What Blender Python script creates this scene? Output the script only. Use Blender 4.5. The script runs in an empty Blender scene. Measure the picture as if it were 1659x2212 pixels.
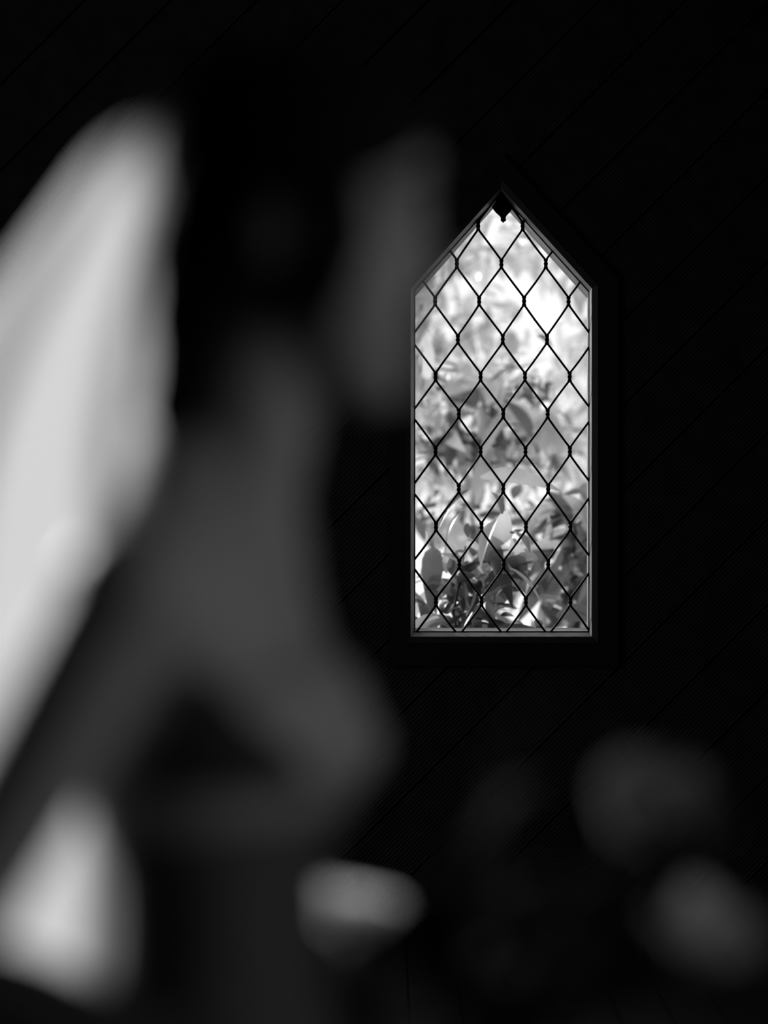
import bpy, bmesh, math, random
from mathutils import Vector, Matrix, noise

# ------------------------------------------------------------------ camera, light, exposure
S = bpy.context.scene
COL = S.collection
CAMZ, LENS, SENS = 1.35, 85.0, 36.0
F = LENS / SENS * 2212.0                      # focal length in pixels of the 1659 x 2212 frame
YW = 8.2                                      # distance of the mesh plane in the far wall

def pt(px, py, y):
    return Vector(((px - 829.5) * y / F, y, CAMZ - (py - 1106.0) * y / F))

cd = bpy.data.cameras.new('camera'); cam = bpy.data.objects.new('camera', cd); COL.objects.link(cam)
cam.location = (0, 0, CAMZ); cam.rotation_euler = (math.pi / 2, 0, 0)
cd.sensor_fit = 'VERTICAL'; cd.sensor_height = SENS; cd.sensor_width = 27; cd.lens = LENS
cd.clip_start = 0.05; cd.clip_end = 200
cd.dof.use_dof = True; cd.dof.focus_distance = YW; cd.dof.aperture_fstop = 1.4
S.camera = cam

w = bpy.data.worlds.new('sky'); S.world = w; w.use_nodes = True
bgn = w.node_tree.nodes['Background']; bgn.inputs[0].default_value = (1, 1, 1, 1); bgn.inputs[1].default_value = 1.2

SUN_AZ, SUN_EL = math.radians(35), math.radians(18)
TO_SUN = Vector((-math.sin(SUN_AZ) * math.cos(SUN_EL), math.cos(SUN_AZ) * math.cos(SUN_EL), math.sin(SUN_EL)))
sd = bpy.data.lights.new('sun', 'SUN'); sd.energy = 4.0; sd.angle = math.radians(1.0)
sun = bpy.data.objects.new('sun', sd); COL.objects.link(sun)
sun.rotation_euler = TO_SUN.to_track_quat('Z', 'Y').to_euler(); sun.location = (-6, 9, 6)

S.view_settings.view_transform = 'Standard'; S.view_settings.look = 'None'
S.view_settings.exposure = 0.0; S.view_settings.gamma = 1.0; S.view_settings.use_curve_mapping = False

cy = S.cycles
cy.max_bounces = 4; cy.diffuse_bounces = 2; cy.glossy_bounces = 2; cy.transmission_bounces = 4; cy.transparent_max_bounces = 8
cy.use_adaptive_sampling = True; cy.adaptive_threshold = 0.05; cy.caustics_reflective = False; cy.caustics_refractive = False

# ------------------------------------------------------------------ materials
def mat(name, v, rough=0.7, var=0.0, scale=8.0, bump=0.0, spec=0.3, translucent=0.0, sheen=0.0):
    m = bpy.data.materials.new(name); m.use_nodes = True
    nt = m.node_tree; b = nt.nodes['Principled BSDF']; out = nt.nodes['Material Output']
    b.inputs['Base Color'].default_value = (v, v, v, 1); b.inputs['Roughness'].default_value = rough
    b.inputs['Specular IOR Level'].default_value = spec
    tc = nt.nodes.new('ShaderNodeTexCoord')
    n = nt.nodes.new('ShaderNodeTexNoise'); n.inputs['Scale'].default_value = scale; n.inputs['Detail'].default_value = 4
    nt.links.new(tc.outputs['Object'], n.inputs['Vector'])
    r = nt.nodes.new('ShaderNodeMapRange')
    r.inputs['From Min'].default_value = 0.3; r.inputs['From Max'].default_value = 0.7
    r.inputs['To Min'].default_value = v * (1 - var); r.inputs['To Max'].default_value = min(1, v * (1 + var))
    nt.links.new(n.outputs['Fac'], r.inputs['Value'])
    nt.links.new(r.outputs['Result'], b.inputs['Base Color'])
    if bump:
        bp = nt.nodes.new('ShaderNodeBump'); bp.inputs['Strength'].default_value = bump; bp.inputs['Distance'].default_value = 0.002
        nt.links.new(n.outputs['Fac'], bp.inputs['Height']); nt.links.new(bp.outputs['Normal'], b.inputs['Normal'])
    if translucent:
        t = nt.nodes.new('ShaderNodeBsdfTranslucent'); nt.links.new(r.outputs['Result'], t.inputs['Color'])
        mx = nt.nodes.new('ShaderNodeMixShader'); mx.inputs[0].default_value = translucent
        nt.links.new(b.outputs[0], mx.inputs[1]); nt.links.new(t.outputs[0], mx.inputs[2])
        nt.links.new(mx.outputs[0], out.inputs[0])
    return m

def glass_mat(name):
    m = bpy.data.materials.new(name); m.use_nodes = True; nt = m.node_tree
    nt.nodes.remove(nt.nodes['Principled BSDF']); out = nt.nodes['Material Output']
    t = nt.nodes.new('ShaderNodeBsdfTransparent'); t.inputs[0].default_value = (.97, .97, .97, 1)
    g = nt.nodes.new('ShaderNodeBsdfGlossy'); g.inputs['Roughness'].default_value = 0.03
    mx = nt.nodes.new('ShaderNodeMixShader'); mx.inputs[0].default_value = 0.035
    nt.links.new(t.outputs[0], mx.inputs[1]); nt.links.new(g.outputs[0], mx.inputs[2]); nt.links.new(mx.outputs[0], out.inputs[0])
    return m

def veil_mat(name):
    m = bpy.data.materials.new(name); m.use_nodes = True; nt = m.node_tree
    nt.nodes.remove(nt.nodes['Principled BSDF']); out = nt.nodes['Material Output']
    t = nt.nodes.new('ShaderNodeBsdfTranslucent'); t.inputs[0].default_value = (.86, .86, .86, 1)
    d = nt.nodes.new('ShaderNodeBsdfDiffuse'); d.inputs[0].default_value = (.85, .85, .85, 1)
    a = nt.nodes.new('ShaderNodeBsdfTransparent')
    w_ = nt.nodes.new('ShaderNodeTexWave'); w_.inputs['Scale'].default_value = 300
    tc = nt.nodes.new('ShaderNodeTexCoord'); nt.links.new(tc.outputs['Object'], w_.inputs['Vector'])
    r = nt.nodes.new('ShaderNodeMapRange'); r.inputs['To Min'].default_value = 0.08; r.inputs['To Max'].default_value = 0.18
    nt.links.new(w_.outputs['Fac'], r.inputs['Value'])
    m1 = nt.nodes.new('ShaderNodeMixShader'); m1.inputs[0].default_value = 0.25
    nt.links.new(t.outputs[0], m1.inputs[1]); nt.links.new(d.outputs[0], m1.inputs[2])
    m2 = nt.nodes.new('ShaderNodeMixShader'); nt.links.new(r.outputs['Result'], m2.inputs[0])
    nt.links.new(m1.outputs[0], m2.inputs[1]); nt.links.new(a.outputs[0], m2.inputs[2]); nt.links.new(m2.outputs[0], out.inputs[0])
    return m

M = dict(
    board=mat('dark_stained_board', .030, .55, .35, 14, .1, .25),
    wall=mat('dark_wall', .012, .8, .2, 3),
    floor=mat('dark_floor_plank', .012, .6, .3, 6, .05, .2),
    casing=mat('black_painted_casing', .012, .6, .2, 20, .05, .25),
    bead=mat('dark_casing_bead', .03, .5, .2, 20),
    reveal=mat('weathered_grey_reveal', .05, .6, .35, 40, .2),
    outer=mat('outer_frame_paint', .16, .6, .25, 30, .2),
    iron=mat('black_iron', .006, .6, .2, 60, .1, .1),
    glass=glass_mat('window_glass'), veil=veil_mat('white_net'),
    skin=mat('skin', .34, .5, .05, 30, .02, .35),
    eye=mat('eye', .45, .2, 0), iris=mat('iris', .02, .2, 0),
    lip=mat('lip', .2, .4, .05, 40),
    hair=mat('black_hair', .010, .8, .4, 60, .3, .04),
    bodice=mat('pale_bodice', .36, .6, .08, 60, .1), dark_cover=mat('dark_cover_cloth', .035, .7, .1, 60, .1),  # dark tone for the bodice triangles and forearm tubes
    band=mat('pale_waist_band', .3, .5, .05, 60), skirt=mat('dark_skirt', .06, .75, .15, 30, .1),
    petal=mat('white_petal', .9, .6, .05, 30, 0, .2, .8), petal_shade=mat('white_petal_shaded', .85, .6, .06, 30, 0, .2, .3),
    petal_deep_shade=mat('white_petal_deep_shaded', .45, .6, .06, 30, 0, .2, .3),  # dimmer light on the two right-hand white blooms, put into their petal tones
    bleaf=mat('bouquet_leaf', .03, .9, .3, 20, 0, .02, .1), stem=mat('bouquet_stem', .025, .9, .2, 30, 0, .02),
    ribbon=mat('ribbon', .2, .4, .05, 30),
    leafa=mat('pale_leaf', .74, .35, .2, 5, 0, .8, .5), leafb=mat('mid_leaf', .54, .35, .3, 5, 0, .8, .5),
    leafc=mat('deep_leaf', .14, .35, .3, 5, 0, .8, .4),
    bark=mat('bark', .12, .9, .4, 30, .4), ground=mat('pale_gravel', .75, .9, .2, 6, .3),
    shoe=mat('shoe', .1, .4, .05),
)

# ------------------------------------------------------------------ helpers
def tag(o, label=None, cat=None, group=None, kind=None):
    for k, v in (('label', label), ('category', cat), ('group', group), ('kind', kind)):
        if v: o[k] = v
    return o

def link(name, data, m=None, parent=None):
    o = bpy.data.objects.new(name, data); COL.objects.link(o)
    if m is not None and data is not None and not data.materials: data.materials.append(m)
    if parent is not None: o.parent = parent; o.matrix_parent_inverse = parent.matrix_world.inverted()
    return o

def empty(name, loc=(0, 0, 0), parent=None):
    o = bpy.data.objects.new(name, None); COL.objects.link(o); o.location = loc; o.empty_display_size = .05
    o.matrix_world = Matrix.Translation(loc)
    return o

def mesh(name, vs, fs, smooth=False):
    me = bpy.data.meshes.new(name); me.from_pydata([tuple(v) for v in vs], [], fs); me.update()
    if smooth:
        for p in me.polygons: p.use_smooth = True
    return me

class MB:
    def __init__(s): s.v = []; s.f = []
    def add(s, vs, fs):
        k = len(s.v); s.v += [Vector(v) for v in vs]; s.f += [tuple(i + k for i in f) for f in fs]; return s
    def box(s, a, b):
        x0, y0, z0 = a; x1, y1, z1 = b
        return s.add([(x0,y0,z0),(x1,y0,z0),(x1,y1,z0),(x0,y1,z0),(x0,y0,z1),(x1,y0,z1),(x1,y1,z1),(x0,y1,z1)],
                     [(3,2,1,0),(4,5,6,7),(0,1,5,4),(1,2,6,5),(2,3,7,6),(3,0,4,7)])
    def loft(s, rings, cap=True):
        n = len(rings[0]); vs = [v for r in rings for v in r]; fs = []
        for i in range(len(rings) - 1):
            for j in range(n):
                k = (j + 1) % n
                fs.append((i*n+j, i*n+k, (i+1)*n+k, (i+1)*n+j))
        if cap: fs += [tuple(range(n))[::-1], tuple(range((len(rings)-1)*n, len(rings)*n))]
        return s.add(vs, fs)
    def tube(s, pts, rad, n=10, up=None, flat=1.0, cap=True, round_ends=False):
        pts = [Vector(p) for p in pts]
        if not hasattr(rad, '__len__'): rad = [rad] * len(pts)
        rad = list(rad)
        if round_ends:
            d0 = (pts[0] - pts[1]).normalized(); d1 = (pts[-1] - pts[-2]).normalized()
            r0, r1 = rad[0], rad[-1]
            pre = [(pts[0] + d0 * r0 * math.sin(a), r0 * math.cos(a)) for a in (1.4, .9, .45)]
            post = [(pts[-1] + d1 * r1 * math.sin(a), r1 * math.cos(a)) for a in (.45, .9, 1.4)]
            pts = [p for p, _ in pre] + pts + [p for p, _ in post]; rad = [r for _, r in pre] + rad + [r for _, r in post]
        rings = []; u = None
        for i, p in enumerate(pts):
            t = (pts[min(i+1, len(pts)-1)] - pts[max(i-1, 0)]).normalized()
            if u is None:
                u = Vector(up) if up else (Vector((0, 0, 1)) if abs(t.z) < .9 else Vector((1, 0, 0)))
            u = (u - t * u.dot(t)).normalized(); q = t.cross(u)
            rings.append([p + (u * math.cos(2*math.pi*j/n) + q * math.sin(2*math.pi*j/n) * flat) * rad[i] for j in range(n)])
        return s.loft(rings, cap)
    def ball(s, c, r, n=14, m=9, rot=None):
        c = Vector(c); r = r if hasattr(r, '__len__') else (r, r, r); rings = []
        for i in range(m):
            a = -math.pi/2 + math.pi * (i + .35) / (m - .3)
            ring = []
            for j in range(n):
                b = 2*math.pi*j/n
                v = Vector((r[0]*math.cos(a)*math.cos(b), r[1]*math.cos(a)*math.sin(b), r[2]*math.sin(a)))
                ring.append(c + (rot @ v if rot else v))
            rings.append(ring)
        return s.loft(rings)
    def prism(s, poly, y0, y1):                    # polygon in x,z extruded along y
        n = len(poly)
        vs = [(x, y0, z) for x, z in poly] + [(x, y1, z) for x, z in poly]
        fs = [tuple(range(n))[::-1], tuple(range(n, 2*n))] + [(i, (i+1) % n, (i+1) % n + n, i + n) for i in range(n)]
        return s.add(vs, fs)
    def build(s, name, m, parent=None, smooth=False):
        me = mesh(name, s.v, s.f, smooth)
        bm = bmesh.new(); bm.from_mesh(me); bmesh.ops.recalc_face_normals(bm, faces=bm.faces); bm.to_mesh(me); bm.free()
        return link(name, me, m, parent)

def to_mesh(o):
    """bake the modifiers of o into its mesh"""
    dg = bpy.context.evaluated_depsgraph_get(); dg.update()
    me = bpy.data.meshes.new_from_object(o.evaluated_get(dg)); o.modifiers.clear()
    old = o.data; o.data = me; bpy.data.meshes.remove(old); return o

# ------------------------------------------------------------------ the room
X0, X1, Y0, Y1, H = -2.6, 2.6, -2.6, YW - .07, 3.9     # Y1 = face of the far wall
def px_poly(pts, y): return [pt(a, b, y) for a, b in pts]
# outlines of the pointed window, room side to outside
P_CASE_OUT = px_poly([(841, 1437), (1332, 1437), (1332, 602), (1083, 334), (841, 602)], Y1)
P_BEAD_OUT = px_poly([(875, 1389), (1291, 1389), (1291, 617), (1082, 388), (875, 618)], Y1 - .02)
P_FRONT = px_poly([(887, 1375), (1278, 1375), (1278, 623), (1082, 406), (887, 624)], Y1 - .02)
P_MESH = px_poly([(895, 1365.5), (1273, 1365.5), (1273, 630), (1082, 418), (895, 627)], YW)
P_BACK = px_poly([(897, 1358), (1270.5, 1358), (1270.5, 642), (1081, 431), (897, 638)], YW + .09)
xz = lambda P: [(p.x, p.z) for p in P]
HOLE = xz(px_poly([(866, 1402), (1304, 1402), (1304, 612), (1082, 372), (866, 614)], Y1))

def ring_prisms(mb, hole, x0, x1, z0, z1, y0, y1):
    (lx, bz), (rx, _), (_, rs), (ax, az), (_, ls) = hole
    for poly in ([(x0,z0),(lx,z0),(lx,z1),(x0,z1)], [(rx,z0),(x1,z0),(x1,z1),(rx,z1)], [(lx,z0),(rx,z0),(rx,bz),(lx,bz)],
                 [(lx,ls),(ax,az),(ax,z1),(lx,z1)], [(ax,az),(rx,rs),(rx,z1),(ax,z1)]):
        mb.prism(poly, y0, y1)
mb = MB(); ring_prisms(mb, HOLE, X0 - .2, X1 + .2, -.05, H + .1, Y1 + .02, Y1 + .22)
wall_back = tag(mb.build('wall_back', M['wall']), 'dark end wall lined with fine diagonal ribbed boards', 'wall', kind='structure')

# diagonal ribbed boards of the far wall
C45 = math.sqrt(.5)
def uv(p): return (p[0]*C45 + p[1]*C45, -p[0]*C45 + p[1]*C45)
def clip(poly, v):
    us = []
    for i in range(len(poly)):
        a, b = uv(poly[i]), uv(poly[(i+1) % len(poly)])
        if (a[1] - v) * (b[1] - v) < 0: us.append(a[0] + (b[0]-a[0]) * (v-a[1]) / (b[1]-a[1]))
    return (min(us), max(us)) if len(us) >= 2 else None
RECT = [(X0, 0), (X1, 0), (X1, H), (X0, H)]
BW, REEDS = .204, 18
vmin, vmax = min(uv(p)[1] for p in RECT), max(uv(p)[1] for p in RECT)
v = vmin + .03; bi = 0
rng = random.Random(3)
while v < vmax - .02:
    v1 = min(v + BW - .005, vmax - .004)
    nl = REEDS * 4 + 1; lines = []; off = rng.uniform(-.002, .002)
    for i in range(nl):
        vv = v + (v1 - v) * i / (nl - 1)
        dep = Y1 - off - (.0, .003, .0042, .003)[i % 4] if 0 < i < nl - 1 else Y1 + .012
        lines.append((vv, dep, clip(RECT, vv), clip(HOLE, vv)))
    gaps = [l[3] for l in lines if l[3]]
    mids = sum((g[0] + g[1]) / 2 for g in gaps) / len(gaps) if gaps else None
    for part in range(2 if gaps else 1):
        vs, fs = [], []; prev = False
        for vv, dep, r, g in lines:
            if not r: prev = False; continue
            a, b = r
            if gaps:
                if part == 0: b = g[0] if g else mids
                else: a = g[1] if g else mids
            vs += [(a*C45 - vv*C45, dep, a*C45 + vv*C45), (b*C45 - vv*C45, dep, b*C45 + vv*C45)]
            if prev: k = len(vs); fs.append((k-4, k-3, k-1, k-2))
            prev = True
        if fs: link('board', mesh('board', vs, fs), M['board'], wall_back)
    v += BW

def wall_x(name, x, hole, label):
    y0, y1, z0, z1 = hole; xa, xb = (x - .18, x) if x < 0 else (x, x + .18)
    m_ = MB()
    for a, b in (((Y0-.2, -.05), (y0, H+.1)), ((y1, -.05), (Y1+.2, H+.1)), ((y0, -.05), (y1, z0)), ((y0, z1), (y1, H+.1))):
        m_.box((xa, a[0], a[1]), (xb, b[0], b[1]))
    return tag(m_.build(name, M['wall']), label, 'wall', kind='structure')
HL = (4.05, 6.0, 1.0, 3.10)       # unseen opening in the left wall, edges set to shape the sun beam
HR = (-.4, 2.0, 0.5, 2.7)       # unseen opening added in the right wall for soft fill
wall_x('wall_left', X0, HL, 'dark side wall with a tall unseen window shaped for the sun beam')
wall_x('wall_right', X1, HR, 'dark side wall with a square window added for fill light')
tag(MB().box((X0-.2, Y0-.2, -.05), (X1+.2, Y0, H+.1)).build('wall_front', M['wall']), 'dark wall behind the viewpoint', 'wall', kind='structure')
tag(MB().box((X0-.3, Y0-.3, H), (X1+.3, Y1+.3, H+.15)).build('ceiling', M['wall']), 'dark flat ceiling of the room', 'ceiling', kind='structure')
floor = tag(MB().box((X0-.2, Y0-.2, -.2), (X1+.2, Y1+.1, -.02)).build('floor', M['floor']), 'dark plank floor of the room', 'floor', kind='structure')
k = X0
pm = MB().box((0, Y0, -.02), (.136, Y1, 0)); pme = mesh('plank', pm.v, pm.f)
while k < X1 - .1:
    o = link('plank', pme, M['floor'], floor); o.location = (k, 0, rng.uniform(-.0015, 0)); k += .1405

def side_window(name, x, hole, label):
    y0, y1, z0, z1 = hole; r = tag(empty(name, (x, (y0+y1)/2, z0)), label, 'window', kind='structure')
    sx = -1 if x < 0 else 1; xa, xb = sorted((x + sx*.05, x + sx*.11)); t = .05
    for a, b in (((y0, z0), (y1, z0+t)), ((y0, z1-t), (y1, z1)), ((y0, z0+t), (y0+t, z1-t)), ((y1-t, z0+t), (y1, z1-t))):
        MB().box((xa, a[0], a[1]), (xb, b[0], b[1])).build('window_frame', M['casing'], r)
    xm = (xa + xb) / 2
    MB().box((xm-.002, y0+t, z0+t), (xm+.002, y1-t, z1-t)).build('pane', M['glass'], r)
    ld = bpy.data.lights.new('daylight_portal', 'AREA'); ld.shape = 'RECTANGLE'; ld.size = y1-y0; ld.size_y = z1-z0
    lo = bpy.data.objects.new('daylight_portal', ld); COL.objects.link(lo); lo.location = (x + sx*.14, (y0+y1)/2, (z0+z1)/2)
    lo.rotation_euler = Vector((sx, 0, 0)).to_track_quat('Z', 'Y').to_euler(); ld.cycles.is_portal = True
    ld.size, ld.size_y = (z1-z0, y1-y0) if abs((lo.rotation_euler.to_matrix() @ Vector((1, 0, 0))).z) > .5 else (y1-y0, z1-z0)
side_window('unseen_sun_window', X0, HL, 'unseen tall window in the side wall, shaped to place the sun beam')
side_window('added_fill_window', X1, HR, 'unseen square window added in the other side wall for fill light')

# ------------------------------------------------------------------ the pointed window
win = tag(empty('window_1', ((P_FRONT[0].x + P_FRONT[1].x) / 2, Y1, P_FRONT[0].z)),
          'tall narrow window with a pointed head in the dark wall', 'window', kind='structure')
def band(mb_name, A, B, m, close=None, extra=0.0):
    """five mitred pieces between two outlines (3D); extra thickens them backwards"""
    for i in range(5):
        j = (i + 1) % 5
        a, b, c, d = A[i], A[j], B[j], B[i]
        bk = Vector((0, extra, 0))
        vs = [a, b, c, d, a + bk, b + bk, c + bk, d + bk]
        MB().add(vs, [(0,1,2,3),(7,6,5,4),(0,4,5,1),(1,5,6,2),(2,6,7,3),(3,7,4,0)]).build(mb_name, m, win)
def at_y(P, y): return [Vector((p.x, y, p.z)) for p in P]
band('casing_board', at_y(P_CASE_OUT, Y1 - .028), at_y(P_BEAD_OUT, Y1 - .028), M['casing'], extra=.04)
band('casing_bead', at_y(P_BEAD_OUT, Y1 - .034), at_y(P_FRONT, Y1 - .022), M['bead'], extra=.04)
band('inner_reveal', P_FRONT, P_MESH, M['reveal'], extra=.02)
band('outer_reveal', at_y(P_MESH, YW + .012), P_BACK, M['outer'], extra=.02)
# head, jambs and sill behind, closing the wall thickness
OUTP = [Vector((p.x + s_*.09, YW + .1, p.z + t_*.09)) for p, (s_, t_) in zip(P_BACK, ((-1,-1),(1,-1),(1,.4),(0,1.4),(-1,.4)))]
band('outer_frame', OUTP, P_BACK, M['outer'], extra=.05)
pane_poly = xz(at_y(P_BACK, 0))
pane_big = [(x + (-.004 if x < .4 else .004), z) for x, z in xz(P_MESH)]
pme_ = MB().prism(pane_big, YW + .016, YW + .020); pme_.build('pane', M['glass'], win)

# wire mesh
grille = tag(empty('wire_mesh', ((P_MESH[0].x + P_MESH[1].x) / 2, YW, P_MESH[0].z)),
             'black diamond wire mesh with twisted joints filling the pointed window', 'wire mesh')
Q = MB()
ringp = [Vector((p.x, YW, p.z)) for p in P_MESH]
for i in range(5): Q.tube([ringp[i], ringp[(i+1) % 5]], .0036, 8, round_ends=True)
Q.build('border_rod', M['iron'], grille, True)
rows = [(488, [1033, 1129]), (570, [987, 1083, 1179]), (650.5, [940, 1035, 1132, 1228]), (733, [989, 1086, 1181.5]),
        (814, [941, 1038, 1134, 1230.5]), (894, [991, 1087, 1183]), (975, [941, 1038, 1135, 1231]), (1056, [991, 1087, 1184]),
        (1138, [942, 1040, 1136, 1232]), (1219, [992, 1088, 1184]), (1300, [942, 1040, 1136, 1232])]
# twisted joint
kn = MB(); KH = .0150
for ph in (0, math.pi):
    kn.tube([(.0040*math.cos(ph + 2.2*math.pi*t/12), .0040*math.sin(ph + 2.2*math.pi*t/12), -KH + 2*KH*t/12) for t in range(13)],
            .0037, 7, round_ends=True)
kn.ball((0, 0, .006), (.0066, .0066, .006), 10, 6); kn.ball((0, 0, -.006), (.0066, .0066, .006), 10, 6)
knme = mesh('twist_joint', kn.v, kn.f, True)
rr = random.Random(9)
def wire(a, b, r=.0038):
    d = (b - a); mid = (a + b) / 2 + Vector((rr.uniform(-.0012, .0012), 0, rr.uniform(-.0012, .0012)))
    MB().tube([a, a + d*.25 + (mid-(a+b)/2)*.7, mid, a + d*.75 + (mid-(a+b)/2)*.7, b], r, 7).build('wire', M['iron'], grille, True)
def clip_end(a, b):
    """a inside the outline: cut a->b at the border"""
    best = 1.0
    for i in range(5):
        p, q = ringp[i], ringp[(i+1) % 5]
        ex, ez = q.x-p.x, q.z-p.z; dx, dz = b.x-a.x, b.z-a.z
        den = dx*ez - dz*ex
        if abs(den) < 1e-9: continue
        t = ((p.x-a.x)*ez - (p.z-a.z)*ex) / den; s_ = ((p.x-a.x)*dz - (p.z-a.z)*dx) / den
        if 1e-6 < t < best and -1e-6 <= s_ <= 1 + 1e-6: best = t
    return a + (b - a) * best
nodes = {}
for ri, (yy, xs) in enumerate(rows):
    for x_ in xs:
        c = pt(x_, yy, YW)
        o = link('twist_joint', knme, M['iron'], grille); o.matrix_world = Matrix.Translation(c) @ Matrix.Rotation(rr.uniform(-.4, .4), 4, 'Z')
        nodes[(ri, x_)] = c
tp, bt = Vector((0, 0, KH*.8)), Vector((0, 0, -KH*.8))
for ri, (yy, xs) in enumerate(rows):
    nxt = rows[ri+1][1] if ri + 1 < len(rows) else []
    prv = rows[ri-1][1] if ri > 0 else []
    for x_ in xs:
        c = nodes[(ri, x_)]
        for sgn in (-1, 1):
            m_ = [q for q in nxt if 20 < (q - x_) * sgn < 75]
            if m_: wire(c + bt, nodes[(ri+1, m_[0])] + tp)
            else: wire(c + bt, clip_end(c + bt, pt(x_ + sgn*48.5, yy + 81, YW) + tp))
            u_ = [q for q in prv if 20 < (q - x_) * sgn < 75]
            if not u_: wire(c + tp, clip_end(c + tp, pt(x_ + sgn*48.5, yy - 81, YW) + bt))
orn = [(1062, 447), (1071, 459), (1079.5, 466.5), (1082, 471), (1081.2, 476), (1087, 481), (1093.2, 476), (1092, 470.5), (1095, 465), (1101, 459), (1105.5, 453), (1094, 434), (1082, 419), (1072, 433)]
MB().prism(xz(px_poly(orn, YW)), YW - .007, YW + .006).build('apex_plate', M['iron'], grille)

# ------------------------------------------------------------------ outdoors
tag(MB().box((-14, Y1 + .5, -.5), (16, 60, -.3)).build('ground', M['ground']), 'pale sunlit ground outside the window', 'ground', kind='structure')

def leaf_mesh(name, L, W, curl, fold, m):
    vs, fs = [], []; n = 7
    for i in range(n):
        t = i / (n - 1); x = L * t; wd = W * math.sin(math.pi * min(1, t*.97 + .03)) ** .8 * (1.15 - .45*t)
        z = -curl * L * t * t
        vs += [(x, -wd, z + fold*wd), (x, 0, z), (x, wd, z + fold*wd)]
        if i: k_ = len(vs); fs += [(k_-6, k_-5, k_-2, k_-3), (k_-5, k_-4, k_-1, k_-2)]
    me = mesh(name, vs, fs, True); me.materials.append(m); return me
LEAVES = {}
for key in ('leafa', 'leafb', 'leafc'):
    LEAVES[key] = [leaf_mesh('leaf', L, W, cu, fo, M[key]) for L, W, cu, fo in
                   ((.22, .046, .35, .35), (.17, .05, .15, .3), (.28, .04, .5, .4), (.12, .036, .2, .25))]

def shrub(name, label, x, y, z0, h, rx, rz0, nleaf, nstuff, keys, seed, trunk=.025, size=1.0):
    R = random.Random(seed); root = empty(name, (x, y, -.3)); tag(root, label, 'shrub' if h < 3 else 'tree', 'shrubs beyond the window')
    T = MB(); tips = []
    top = Vector((x + R.uniform(-.1, .1), y, z0 + h))
    base = Vector((x, y, -.3))
    tr = [base.lerp(top, t) + Vector((R.uniform(-.05, .05), R.uniform(-.05, .05), 0)) * (t > 0) for t in [i/6 for i in range(7)]]
    T.tube(tr, [trunk * (1 - .75*i/6) for i in range(7)], 8); T.build('trunk', M['bark'], root, True)
    nb = 26
    Bq = MB()
    for i in range(nb):
        t = R.uniform(max(.02, (rz0 + .3) / (z0 + h + .3)), .98); p0 = base.lerp(top, t)
        a = R.uniform(0, 2*math.pi); ln = rx * (1.05 - .45*t) * R.uniform(.6, 1.1)
        d = Vector((math.cos(a), math.sin(a)*.75, R.uniform(.1, .7)))
        pts_ = [p0 + d * ln * s_ + Vector((0, 0, -.25*ln*s_*s_)) for s_ in (0, .35, .7, 1)]
        Bq.tube(pts_, [.009, .007, .005, .002], 5)
        tips.append(pts_)
    Bq.build('branch', M['bark'], root, True)
    def place():
        pts_ = R.choice(tips); s_ = R.uniform(.15, 1.0)
        i = min(2, int(s_*3)); p = pts_[i].lerp(pts_[i+1], s_*3 - i)
        p = p + Vector((R.gauss(0, .08), R.gauss(0, .08), R.gauss(-.02, .10)))
        rot = Matrix.Rotation(R.uniform(0, 2*math.pi), 4, 'Z') @ Matrix.Rotation(R.gauss(.45, .6), 4, 'Y') @ Matrix.Rotation(R.gauss(0, .7), 4, 'X')
        return Matrix.Translation(p) @ rot @ Matrix.Scale(R.choice((R.uniform(.35, .7), R.uniform(.7, 1.4))) * size, 4)
    inv = root.matrix_world.inverted()
    for i in range(nleaf):
        o = bpy.data.objects.new('leaf', R.choice(LEAVES[R.choice(keys)])); COL.objects.link(o)
        o.parent = root; o.matrix_parent_inverse = inv; o.matrix_world = place()
    for key in sorted(set(keys)):
        vs, fs = [], []
        for i in range(int(nstuff * keys.count(key) / len(keys))):
            me = R.choice(LEAVES[key]); Mx = place(); k_ = len(vs)
            vs += [Mx @ q.co for q in me.vertices]; fs += [tuple(j + k_ for j in p.vertices) for p in me.polygons]
        if fs: tag(link('foliage', mesh('foliage', vs, fs, True), M[key], root), kind='stuff')
    return root

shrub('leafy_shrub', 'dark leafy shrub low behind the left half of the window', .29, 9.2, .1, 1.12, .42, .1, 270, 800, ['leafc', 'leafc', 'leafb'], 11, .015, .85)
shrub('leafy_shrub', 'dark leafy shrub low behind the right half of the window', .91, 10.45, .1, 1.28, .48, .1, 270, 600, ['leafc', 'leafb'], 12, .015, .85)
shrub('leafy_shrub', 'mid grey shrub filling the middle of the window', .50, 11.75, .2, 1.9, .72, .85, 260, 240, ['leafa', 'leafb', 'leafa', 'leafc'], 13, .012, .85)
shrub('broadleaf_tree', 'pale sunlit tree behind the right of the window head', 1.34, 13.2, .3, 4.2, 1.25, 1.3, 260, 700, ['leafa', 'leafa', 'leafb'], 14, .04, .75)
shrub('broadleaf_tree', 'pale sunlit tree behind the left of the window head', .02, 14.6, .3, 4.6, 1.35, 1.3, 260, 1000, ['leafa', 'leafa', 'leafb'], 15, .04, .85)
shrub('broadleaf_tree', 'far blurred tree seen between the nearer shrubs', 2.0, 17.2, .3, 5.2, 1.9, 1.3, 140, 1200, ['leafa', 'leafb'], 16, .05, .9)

# ------------------------------------------------------------------ the person in profile
YP = 1.79
TH = math.radians(12)
Fd = Vector((math.cos(TH), -math.sin(TH), 0)); Rd = Vector((-math.sin(TH), -math.cos(TH), 0)); Up = Vector((0, 0, 1))
TC = Vector((-.160, YP, 0))
person = tag(empty('person', (TC.x, TC.y, 0)), 'out-of-focus person in profile with dark hair and a bright white veil', 'person')

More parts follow.
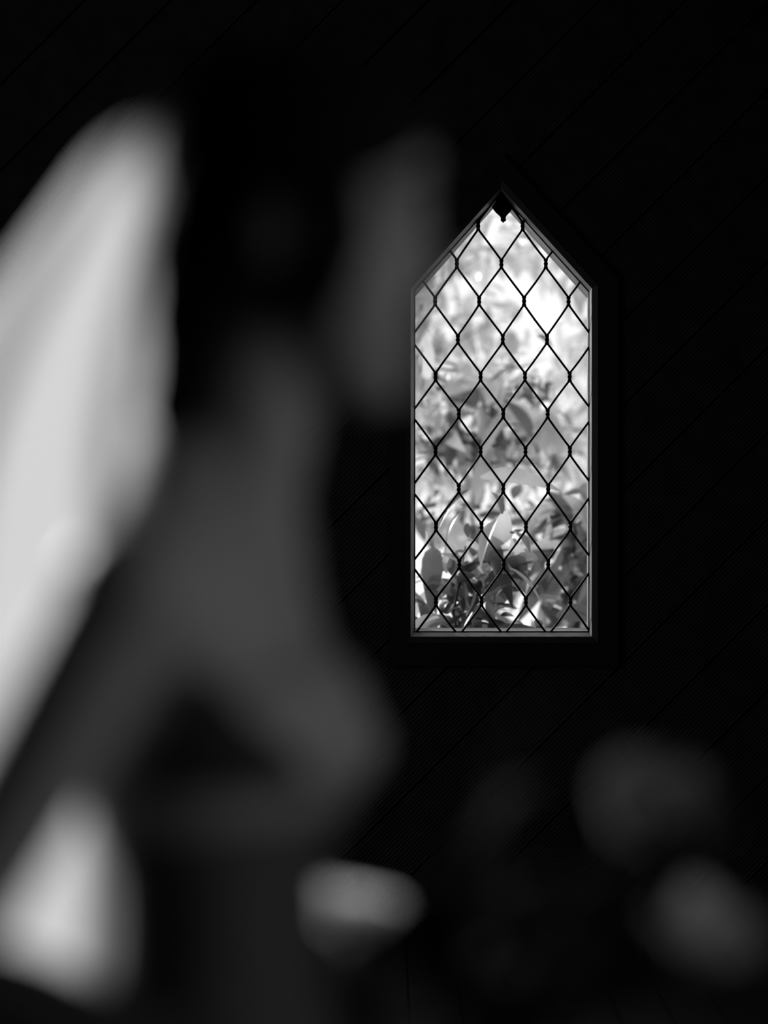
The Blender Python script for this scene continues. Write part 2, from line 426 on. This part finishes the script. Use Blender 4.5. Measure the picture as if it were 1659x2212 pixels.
def ell(c, a, b, n=28, F_=Fd, R_=Rd, front=0.0, power=2.2):
    out = []
    for j in range(n):
        t = 2*math.pi*j/n; ct, st = math.cos(t), math.sin(t)
        u_ = a * math.copysign(abs(ct) ** (2/power), ct); v_ = b * math.copysign(abs(st) ** (2/power), st)
        if ct > 0: u_ += front * ct * ct
        out.append(c + F_*u_ + R_*v_)
    return out
# z, forward offset of the centre, half depth, half width, bust
TORSO = [(.80, .035, .095, .150, 0), (.88, .035, .105, .165, 0), (.95, .042, .09, .14, 0), (1.02, .042, .066, .108, 0),
         (1.08, .040, .064, .108, 0), (1.135, .036, .078, .122, .010), (1.18, .028, .092, .130, .034), (1.215, .022, .094, .134, .022),
         (1.26, .016, .088, .140, .006), (1.30, .018, .082, .146, 0), (1.33, .028, .068, .125, 0), (1.355, .040, .055, .085, 0), (1.378, .054, .050, .056, 0)]
def torso_ring(z, grow=0.0, n=28):
    for i in range(len(TORSO) - 1):
        a, b = TORSO[i], TORSO[i+1]
        if a[0] <= z <= b[0]:
            t = (z - a[0]) / (b[0] - a[0]); t = t*t*(3-2*t); q = [a[k_] + (b[k_]-a[k_])*t for k_ in range(5)]
            break
    else: q = TORSO[0] if z < TORSO[0][0] else TORSO[-1]
    return ell(TC + Up*z + Fd*q[1], q[2] + grow, q[3] + grow, n, front=q[4])
B = MB()
B.loft([torso_ring(.80 + (1.378-.80)*i/40) for i in range(41)])
# head frame: bowed a little, turned towards the right
HY, HP = math.radians(8), math.radians(10)
hf = Vector((math.cos(HY), -math.sin(HY), 0)); hr = Vector((-math.sin(HY), -math.cos(HY), 0))
HRot = Matrix((hf, -hr, Up)).transposed()                      # local x fwd, y = left, z up
HRot = (HRot.to_4x4() @ Matrix.Rotation(HP, 4, 'Y')).to_3x3()
HC = pt(640, 508, 1.775)
def hl(u_, v_, w_): return HC + HRot @ Vector((u_, v_, w_))
HEAD = [(-.116, .086, .046, .018), (-.107, .095, .022, .033), (-.088, .096, -.008, .046), (-.06, .095, -.036, .056), (-.03, .094, -.064, .064),
        (0, .090, -.082, .069), (.022, .085, -.092, .072), (.05, .094, -.098, .074), (.08, .086, -.095, .07), (.1, .064, -.08, .056), (.112, .034, -.05, .036), (.118, .004, -.02, .012)]
def head_ring(r, grow=0.0, n=24):
    h_, f_, b_, w_ = r; c_ = (f_+b_)/2; a_ = (f_-b_)/2 + grow; out = []
    for j in range(n):
        t = 2*math.pi*j/n; ct, st = math.cos(t), math.sin(t); taper = 1 - .12*max(0, ct)
        out.append(hl(c_ + a_*math.copysign(abs(ct)**.9, ct), (w_+grow)*math.copysign(abs(st)**.85, st)*taper, h_))
    return out
def hpar(h_):
    if h_ <= HEAD[0][0]: return HEAD[0]
    for a_, b_ in zip(HEAD, HEAD[1:]):
        if a_[0] <= h_ <= b_[0]:
            t = (h_ - a_[0]) / (b_[0] - a_[0]); return tuple(a_[k_] + (b_[k_]-a_[k_])*t for k_ in range(4))
    return HEAD[-1]
def head_pt(az, h_, grow=0.0):
    """point on the grown head at azimuth az (0 = forward) and height h_"""
    hs = min(h_, .117); _, f_, b_, w_ = hpar(hs); ct, st = math.cos(az), math.sin(az)
    g = grow; up_ = grow * max(0, (hs - .05) / .068) ** 2
    return hl((f_+b_)/2 + ((f_-b_)/2 + g)*math.copysign(abs(ct)**.9, ct), (w_+g)*math.copysign(abs(st)**.85, st)*(1 - .12*max(0, ct)), hs + up_)
B.loft([head_ring(r) for r in HEAD])
B.tube([hl(.084, 0, .034), hl(.093, 0, .014), hl(.104, 0, -.010), hl(.103, 0, -.019)], [.006, .007, .0085, .008], 10, round_ends=True)
for s_ in (-1, 1):
    B.ball(hl(.094, s_*.010, -.020), .0068, 10, 7)
    B.ball(hl(-.006, s_*.070, -.002), (.017, .008, .030), 12, 8, HRot)
    B.ball(hl(.082, s_*.028, .043), (.010, .022, .006), 12, 8, HRot)     # brow
B.ball(hl(.094, 0, -.052), (.009, .024, .006), 12, 8, HRot); B.ball(hl(.092, 0, -.064), (.009, .021, .007), 12, 8, HRot)
B.ball(hl(.085, 0, -.098), (.016, .02, .016), 12, 8, HRot)
nb_ = TC + Up*1.345 + Fd*.045
B.tube([nb_ - Up*.03, nb_ + Up*.02, hl(-.012, 0, -.085), hl(-.01, 0, -.03)], [.062, .055, .053, .055], 20)
for s_ in (-1, 1): B.tube([nb_ + Up*.035 + Rd*s_*.02 - Fd*.02, nb_ + Rd*s_*.07 - Fd*.020 - Up*.004, TC + Up*1.294 + Rd*s_*.150 + Fd*.022], [.045, .041, .046], 16, round_ends=True)
# arms
def arm(sh, el, wr, hand_dir, palm_n, grip_c):
    B.tube([sh.lerp(TC + Fd*.02 + Up*(sh.z + .012), .45), sh.lerp(TC + Fd*.02 + Up*(sh.z + .004), .12)], [.050, .047], 16, round_ends=True)
    B.ball(sh + Up*.002, (.049, .049, .050), 18, 12)
    B.tube([sh, sh.lerp(el, .3), sh.lerp(el, .7), el], [.047, .043, .038, .035], 16, round_ends=True)
    B.tube([el, el.lerp(wr, .25), el.lerp(wr, .65), wr], [.036, .040, .032, .024], 16, round_ends=True)
    d = hand_dir.normalized(); nrm = (palm_n - d*palm_n.dot(d)).normalized(); sd_ = d.cross(nrm)
    pc = wr + d*.048
    B.tube([wr, wr + d*.03, wr + d*.075, wr + d*.088], [.024, .034, .038, .033], 14, up=sd_, flat=.42, round_ends=True)
    for i_, (off_, l_) in enumerate(((-.029, .036), (-.010, .041), (.010, .039), (.028, .031))):
        p0 = wr + d*.082 + sd_*off_
        p1 = p0 + (d*.75 + nrm*.65).normalized() * l_
        p2 = p1 + (nrm*.95 - d*.3).normalized() * l_ * .72
        p3 = p2 + (nrm*.25 - d*.95).normalized() * l_ * .55
        B.tube([p0, p1, p2, p3], [.0092, .0085, .0078, .0068], 10, round_ends=True)
    t0 = wr + d*.03 - sd_*.028
    B.tube([t0, t0 + (d*.5 + nrm*.5 - sd_*.5).normalized()*.036, t0 + (d*.5 + nrm*.5 - sd_*.5).normalized()*.036 + (nrm*.8 + d*.3 + sd_*.3).normalized()*.030],
           [.013, .0105, .0085], 10, round_ends=True)
SHN = TC + Up*1.292 + Rd*.158 + Fd*.022; SHF = TC + Up*1.292 - Rd*.158 + Fd*.02
ELN = pt(-180, 2120, 1.60); WRN = Vector((-.040, 1.634, .930))
GRIP = Vector((.028, 1.700, .915))
arm(SHN, ELN, WRN, Vector((.85, .42, -.12)), Vector((-.35, .9, .05)), GRIP)
ELF = Vector((-.155, 2.02, 1.05)); WRF = Vector((.004, 1.86, .915))
arm(SHF, ELF, WRF, Vector((.045, 1.74, .895)) - WRF, Vector((-.5, -.6, .1)), GRIP)
def dark_forearm_tube(el, wr, d_):  # dark tube added round the forearm to lower its tone
    q = MB().tube([el.lerp(wr, -.12), el.lerp(wr, .02), el.lerp(wr, .25), el.lerp(wr, .65), wr, wr + d_.normalized()*.012], [.037, .042, .045, .037, .029, .030], 18)
    return q
body = B.build('body', M['skin'], person)
md = body.modifiers.new('r', 'REMESH'); md.mode = 'VOXEL'; md.voxel_size = .0036
ms = body.modifiers.new('s', 'SMOOTH'); ms.factor = .5; ms.iterations = 12
to_mesh(body); body.data.shade_smooth()
for s_ in (-1, 1):
    e = MB().ball(hl(.0685, s_*.032, .018), .0125, 16, 12).build('eye', M['eye'], person, True)
    MB().ball(hl(.0785, s_*.0325, .0175), (.0035, .0055, .0055), 12, 8, HRot).build('iris', M['iris'], e, True)
    lid = MB()
    for lo_, hi_ in ((12, 88), (-88, -32)):
        rr_ = []
        for q in range(9):
            a_ = math.radians(lo_ + (hi_ - lo_)*q/8)
            rr_.append([hl(.0685 + .0136*math.cos(a_)*math.cos(b_), s_*.032 + .0136*math.cos(a_)*math.sin(b_), .018 + .0136*math.sin(a_)) for b_ in [2*math.pi*w_/20 for w_ in range(20)]])
        lid.loft(rr_, cap=False)
    lid.build('eyelid', M['skin'], person, True)
    MB().tube([hl(.094, s_*.014, .046), hl(.094, s_*.03, .051), hl(.082, s_*.048, .046)], [.003, .0036, .0015], 8, flat=.6).build('eyebrow', M['hair'], person, True)
MB().ball(hl(.0985, 0, -.0525), (.0062, .0225, .0048), 12, 8, HRot).ball(hl(.0965, 0, -.0635), (.0062, .019, .0056), 12, 8, HRot).build('lips', M['lip'], person, True)

dark_forearm_tube(ELN, WRN, Vector((.85, .42, -.12))).build('dark_forearm_tube', M['dark_cover'], person, True)
dark_forearm_tube(ELF, WRF, Vector((.045, 1.74, .895)) - WRF).build('dark_forearm_tube', M['dark_cover'], person, True)
# hair: a cap drawn back over the ears with locks, falling behind the neck
Hm = MB(); R = random.Random(21)
def hairline(az):
    a_ = abs((az + math.pi) % (2*math.pi) - math.pi)
    ks = [(0, .078), (.5, .074), (1.0, .050), (1.35, .022), (1.8, .022), (2.15, -.02), (2.6, -.07), (math.pi, -.085)]
    for p_, q_ in zip(ks, ks[1:]):
        if p_[0] <= a_ <= q_[0]: return p_[1] + (q_[1]-p_[1]) * (a_-p_[0]) / (q_[0]-p_[0])
    return -.085
cap = []
for i in range(15):
    t = i/14; ring = []
    for j in range(48):
        az = 2*math.pi*j/48; h0 = hairline(az); h_ = h0 + (.1172 - h0)*(1 - (1-t)**1.6)
        ring.append(head_pt(az, h_, (.0015 + .0095*min(1, t*2.6) + .0018*min(1, t*4)*math.sin(az*14 + t*5)) + .006*(1-math.cos(az))/2*min(1, t*5)))
    cap.append(ring)
Hm.loft(cap)
for i in range(60):
    side = R.choice((-1, 1)); a0 = R.uniform(.1, 1.5); h1 = R.uniform(-.05, .03); lift = R.uniform(0, .02); pts_ = []
    for q in range(9):
        t = q/8; az = side*(a0 + (math.pi*.98 - a0)*t); h_ = hairline(a0)*(1-t) + h1*t + lift*math.sin(math.pi*t) + .004
        pts_.append(head_pt(az, h_, .003 + .010*math.sin(math.pi*t)))
    Hm.tube(pts_, [.003, .007, .009, .010, .010, .010, .009, .008, .005], 7, flat=.55)
for i in range(26):
    az = math.pi + R.uniform(-.65, .65); p0 = head_pt(az, R.uniform(-.02, .03), .004); p1 = head_pt(az, -.06, .010); p1 = Vector((-.160 + R.uniform(0, .02), p1.y, p1.z - .01))
    p2 = Vector((-.164 + R.uniform(0, .028), p1.y + R.uniform(-.01, .01), 1.425)); p3 = Vector((-.166 + R.uniform(0, .035), p1.y + R.uniform(-.015, .015), 1.384))
    Hm.tube([p0, p0.lerp(p1, .5) + Vector((-.006, 0, 0)), p1, p2, p3], [.010, .013, .014, .012, .004], 8, round_ends=True)
for side in (-1, 1):                                     # locks framing the face
    for i in range(4):
        u0 = .026 + .026*i/3 + R.uniform(-.002, .002)
        u1 = u0; wv = 0
        def cheek(h_, g_):
            u0 = u1 + .006*math.sin(h_*55 + wv) - .012*max(0, -h_)/.1; _, f_, b_, w_ = hpar(h_); c_ = (f_+b_)/2; a_ = (f_-b_)/2; k_ = max(-.95, min(.95, (u0 - c_)/a_))
            return hl(u0, side*((w_)*math.sqrt(1-k_*k_)**.85 + g_), h_)
        e_ = -.078 + R.uniform(-.02, .03); u1 = u0; wv = R.uniform(0, 6)
        Hm.tube([cheek(.06, .004), cheek(.035, .008), cheek(0, .009), cheek(-.04, .010), cheek(-.065, .010), cheek(e_, .010)], [.005, .007, .007, .0065, .0055, .002], 7, round_ends=True)
Hm.build('hair', M['hair'], person, True)

# dress
def dress_band(name, m, ztop, zbot, grow, n=56, rows_=10, rim=.004):
    vs, fs = [], []; base = {}
    for i in range(rows_ + 1):
        for j in range(n):
            t = 2*math.pi*j/n; zt, zb = ztop(t), zbot(t); z = zb + (zt - zb)*i/rows_
            vs.append(torso_ring(z, grow, n)[j])
    for i in range(rows_):
        for j in range(n):
            k_ = (j+1) % n; fs.append((i*n+j, i*n+k_, (i+1)*n+k_, (i+1)*n+j))
    me = mesh(name, vs, fs, True); o = link(name, me, m, person)
    sm = o.modifiers.new('t', 'SOLIDIFY'); sm.thickness = .003; sm.offset = 1; to_mesh(o); return o
cosd = lambda t, c: max(0, math.cos(t - c))
bod = dress_band('bodice', M['bodice'], lambda t: 1.235 + .012*math.cos(2*t), lambda t: 1.135, .005)
# dark triangle laid over each side of the bodice
def bodice_triangle(c):
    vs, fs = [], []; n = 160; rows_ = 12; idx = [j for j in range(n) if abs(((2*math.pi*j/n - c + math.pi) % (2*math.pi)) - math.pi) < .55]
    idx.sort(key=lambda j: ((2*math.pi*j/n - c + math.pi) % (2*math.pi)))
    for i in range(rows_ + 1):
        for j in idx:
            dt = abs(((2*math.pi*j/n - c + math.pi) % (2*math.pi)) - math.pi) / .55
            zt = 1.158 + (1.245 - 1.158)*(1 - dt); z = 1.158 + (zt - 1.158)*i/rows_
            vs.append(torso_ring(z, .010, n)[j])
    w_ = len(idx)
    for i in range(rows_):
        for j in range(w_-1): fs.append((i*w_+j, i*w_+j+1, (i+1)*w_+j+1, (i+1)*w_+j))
    o = link('bodice_triangle', mesh('bodice_triangle', vs, fs, True), M['dark_cover'], person)
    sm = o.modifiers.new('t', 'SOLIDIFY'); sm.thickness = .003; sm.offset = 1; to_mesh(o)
bodice_triangle(math.radians(66)); bodice_triangle(math.radians(-66))
dress_band('waist_band', M['band'], lambda t: 1.158 + .010*math.cos(t), lambda t: 1.124 + .010*math.cos(t), .009, rows_=4)
sk = MB(); rings = []
for i in range(26):
    z = 1.13 - 1.125*i/25
    if z > .86: ring = torso_ring(z, .006, 72)
    else:
        g = (.86 - z) / .86
        ring = [p for p in ell(TC + Up*z + Fd*(.035 - .07*g), .112 + .20*g, .172 + .16*g, 72)]
        ring = [p + (p - (TC + Up*z)).normalized() * (.022*g*math.sin(j*2*math.pi/72*13 + 2*g)) for j, p in enumerate(ring)]
    rings.append(ring)
sk.loft(rings, cap=False); so = sk.build('skirt', M['skirt'], person, True)
sm = so.modifiers.new('t', 'SOLIDIFY'); sm.thickness = .003; to_mesh(so)

# veil: gathered at the crown, falling away behind the back to the floor
vs, fs = [], []; NU, NV = 60, 80
VE = [(262, 350), (275, 292), (310, 240), (360, 190), (440, 130), (530, 62), (620, -5), (740, -85), (900, -165), (1100, -235), (1400, -300), (1800, -350), (2300, -390), (5000, -480)]
def trail(py):
    for a_, b_ in zip(VE, VE[1:]):
        if a_[0] <= py <= b_[0]: return a_[1] + (b_[1]-a_[1]) * (py-a_[0]) / (b_[0]-a_[0])
    return VE[-1][1]
PYF = 1106 + 1.33 * F / 1.86
for j in range(NV + 1):
    t = j / NV; py = 262 + (PYF - 262) * t**1.7; drop = (py - 262) / 1500
    for i in range(NU + 1):
        s_ = i / NU                                     # 0 = trailing edge, 1 = beside the back
        rp = 420 + 110*min(1, max(0, py - 1000)/700)
        px_ = trail(py) + (rp - trail(py)) * s_
        y = 1.845 + .07*min(1, drop)*(0.2 + .8*s_) + (.004 + .016*min(1, drop))*math.sin(s_*13 + 1.2*t) + .006*min(1, drop)*math.sin(s_*31 + 4*t)
        q = pt(px_, py, 1.86); vs.append((q.x, y, q.z))
for j in range(NV):
    for i in range(NU): k_ = j*(NU+1) + i; fs.append((k_, k_+1, k_+NU+2, k_+NU+1))
ve = link('veil', mesh('veil', vs, fs, True), M['veil'], person); ve['label'] = 'bright white net veil'
MB().tube([hl(-.072, -.03, .088), hl(-.082, 0, .086), hl(-.072, .03, .088)], .006, 8, round_ends=True).build('veil_comb', M['hair'], person, True)

# ------------------------------------------------------------------ bouquet
bq = tag(empty('bouquet', GRIP), 'blurred bouquet of pale blooms and dark leaves in front of the person', 'bouquet')
def petal_mesh(name, w_, h_, cup, m):
    vs, fs = [], []; n, mm = 7, 6
    for i in range(mm + 1):
        t = i/mm
        for j in range(n + 1):
            s_ = -1 + 2*j/n; ww = w_ * math.sin(math.pi*(.12 + .62*t)) ; a = s_*ww
            out_ = cup * t*t + .25*max(0, t - .75) ; vs.append((h_*(.12 + out_) - .35*a*a*w_ , a*h_, h_*t*(1 - .12*s_*s_)))
    for i in range(mm):
        for j in range(n): k_ = i*(n+1)+j; fs.append((k_, k_+1, k_+n+2, k_+n+1))
    me = mesh(name, vs, fs, True); me.materials.append(m); return me
def rose(c, d, size, m, sq=(1, 1, 1)):
    core = MB().ball((0, 0, .42), (.24, .24, .40), 12, 9).tube([(0, 0, -.3), (0, 0, .1)], [.05, .16], 8).build('bloom', m, None, True)
    Mx = Matrix.Translation(c) @ d.to_track_quat('Z', 'Y').to_matrix().to_4x4() @ Matrix.Diagonal((size*sq[0], size*sq[1], size*sq[2], 1))
    core.matrix_world = Mx; core.parent = bq; core.matrix_parent_inverse = bq.matrix_world.inverted()
    ms_ = [petal_mesh('petal', .62, .82, .12, m), petal_mesh('petal', .66, .85, .42, m), petal_mesh('petal', .70, .88, .80, m)]
    for k_, (n_, me) in enumerate(zip((3, 5, 6), ms_)):
        for i in range(n_):
            o = bpy.data.objects.new('petal', me); COL.objects.link(o); o.parent = core
            o.matrix_parent_inverse = Matrix.Identity(4); o.matrix_local = Matrix.Rotation(2*math.pi*i/n_ + k_*.5, 4, 'Z') @ Matrix.Translation((.05*k_, 0, .02 - .03*k_))
    return core
BL = [(pt(760, 1965, 1.965), Vector((.15, .1, .9)), .045, M['petal']),
      (pt(1500, 2020, 1.80), Vector((.35, -.4, .85)), .048, M['petal_shade']),
      (pt(1415, 1770, 1.86), Vector((.2, -.6, .6)), .054, M['petal_deep_shade'])]
for c, d, sz, m in BL:
    rose(c - d.normalized()*sz*.45, d.normalized(), sz, m)
    e0 = c - d.normalized()*sz*.7
    MB().tube([GRIP - (e0 - GRIP)*.35 , GRIP, GRIP.lerp(e0, .5) + Vector((0, 0, .012)), e0], .0028, 7).build('stem', M['stem'], bq, True)
R = random.Random(5)
bl_me = [leaf_mesh('leaf', L, W, cu, .25, M['bleaf']) for L, W, cu in ((.085, .022, .3), (.07, .026, .15), (.10, .018, .4))]
for i in range(16):
    e0 = pt(R.uniform(980, 1560), R.uniform(1640, 2120), R.uniform(1.79, 1.92))
    if i == 0: e0 = pt(1090, 1590, 1.84)
    MB().tube([GRIP, GRIP.lerp(e0, .5) + Vector((0, 0, .01)), e0], [.0024, .002, .0014], 6).build('stem', M['stem'], bq, True)
    for j in range(6):
        t = .45 + .55*j/5; p = GRIP.lerp(e0, t); dirv = (e0 - GRIP).normalized()
        rot = (dirv + Vector((R.uniform(-.8, .8), R.uniform(-.8, .8), R.uniform(-.5, .5)))).to_track_quat('X', 'Z').to_matrix().to_4x4()
        o = bpy.data.objects.new('leaf', R.choice(bl_me)); COL.objects.link(o); o.parent = bq; o.matrix_parent_inverse = bq.matrix_world.inverted()
        o.matrix_world = Matrix.Translation(p) @ rot @ Matrix.Scale(R.uniform(.7, 1.0), 4)
ax = (BL[1][0] - GRIP).normalized().lerp(Up, .6).normalized()
MB().tube([GRIP - ax*.045, GRIP - ax*.02, GRIP + ax*.03], [.013, .012, .014], 14).build('ribbon', M['ribbon'], bq, True)
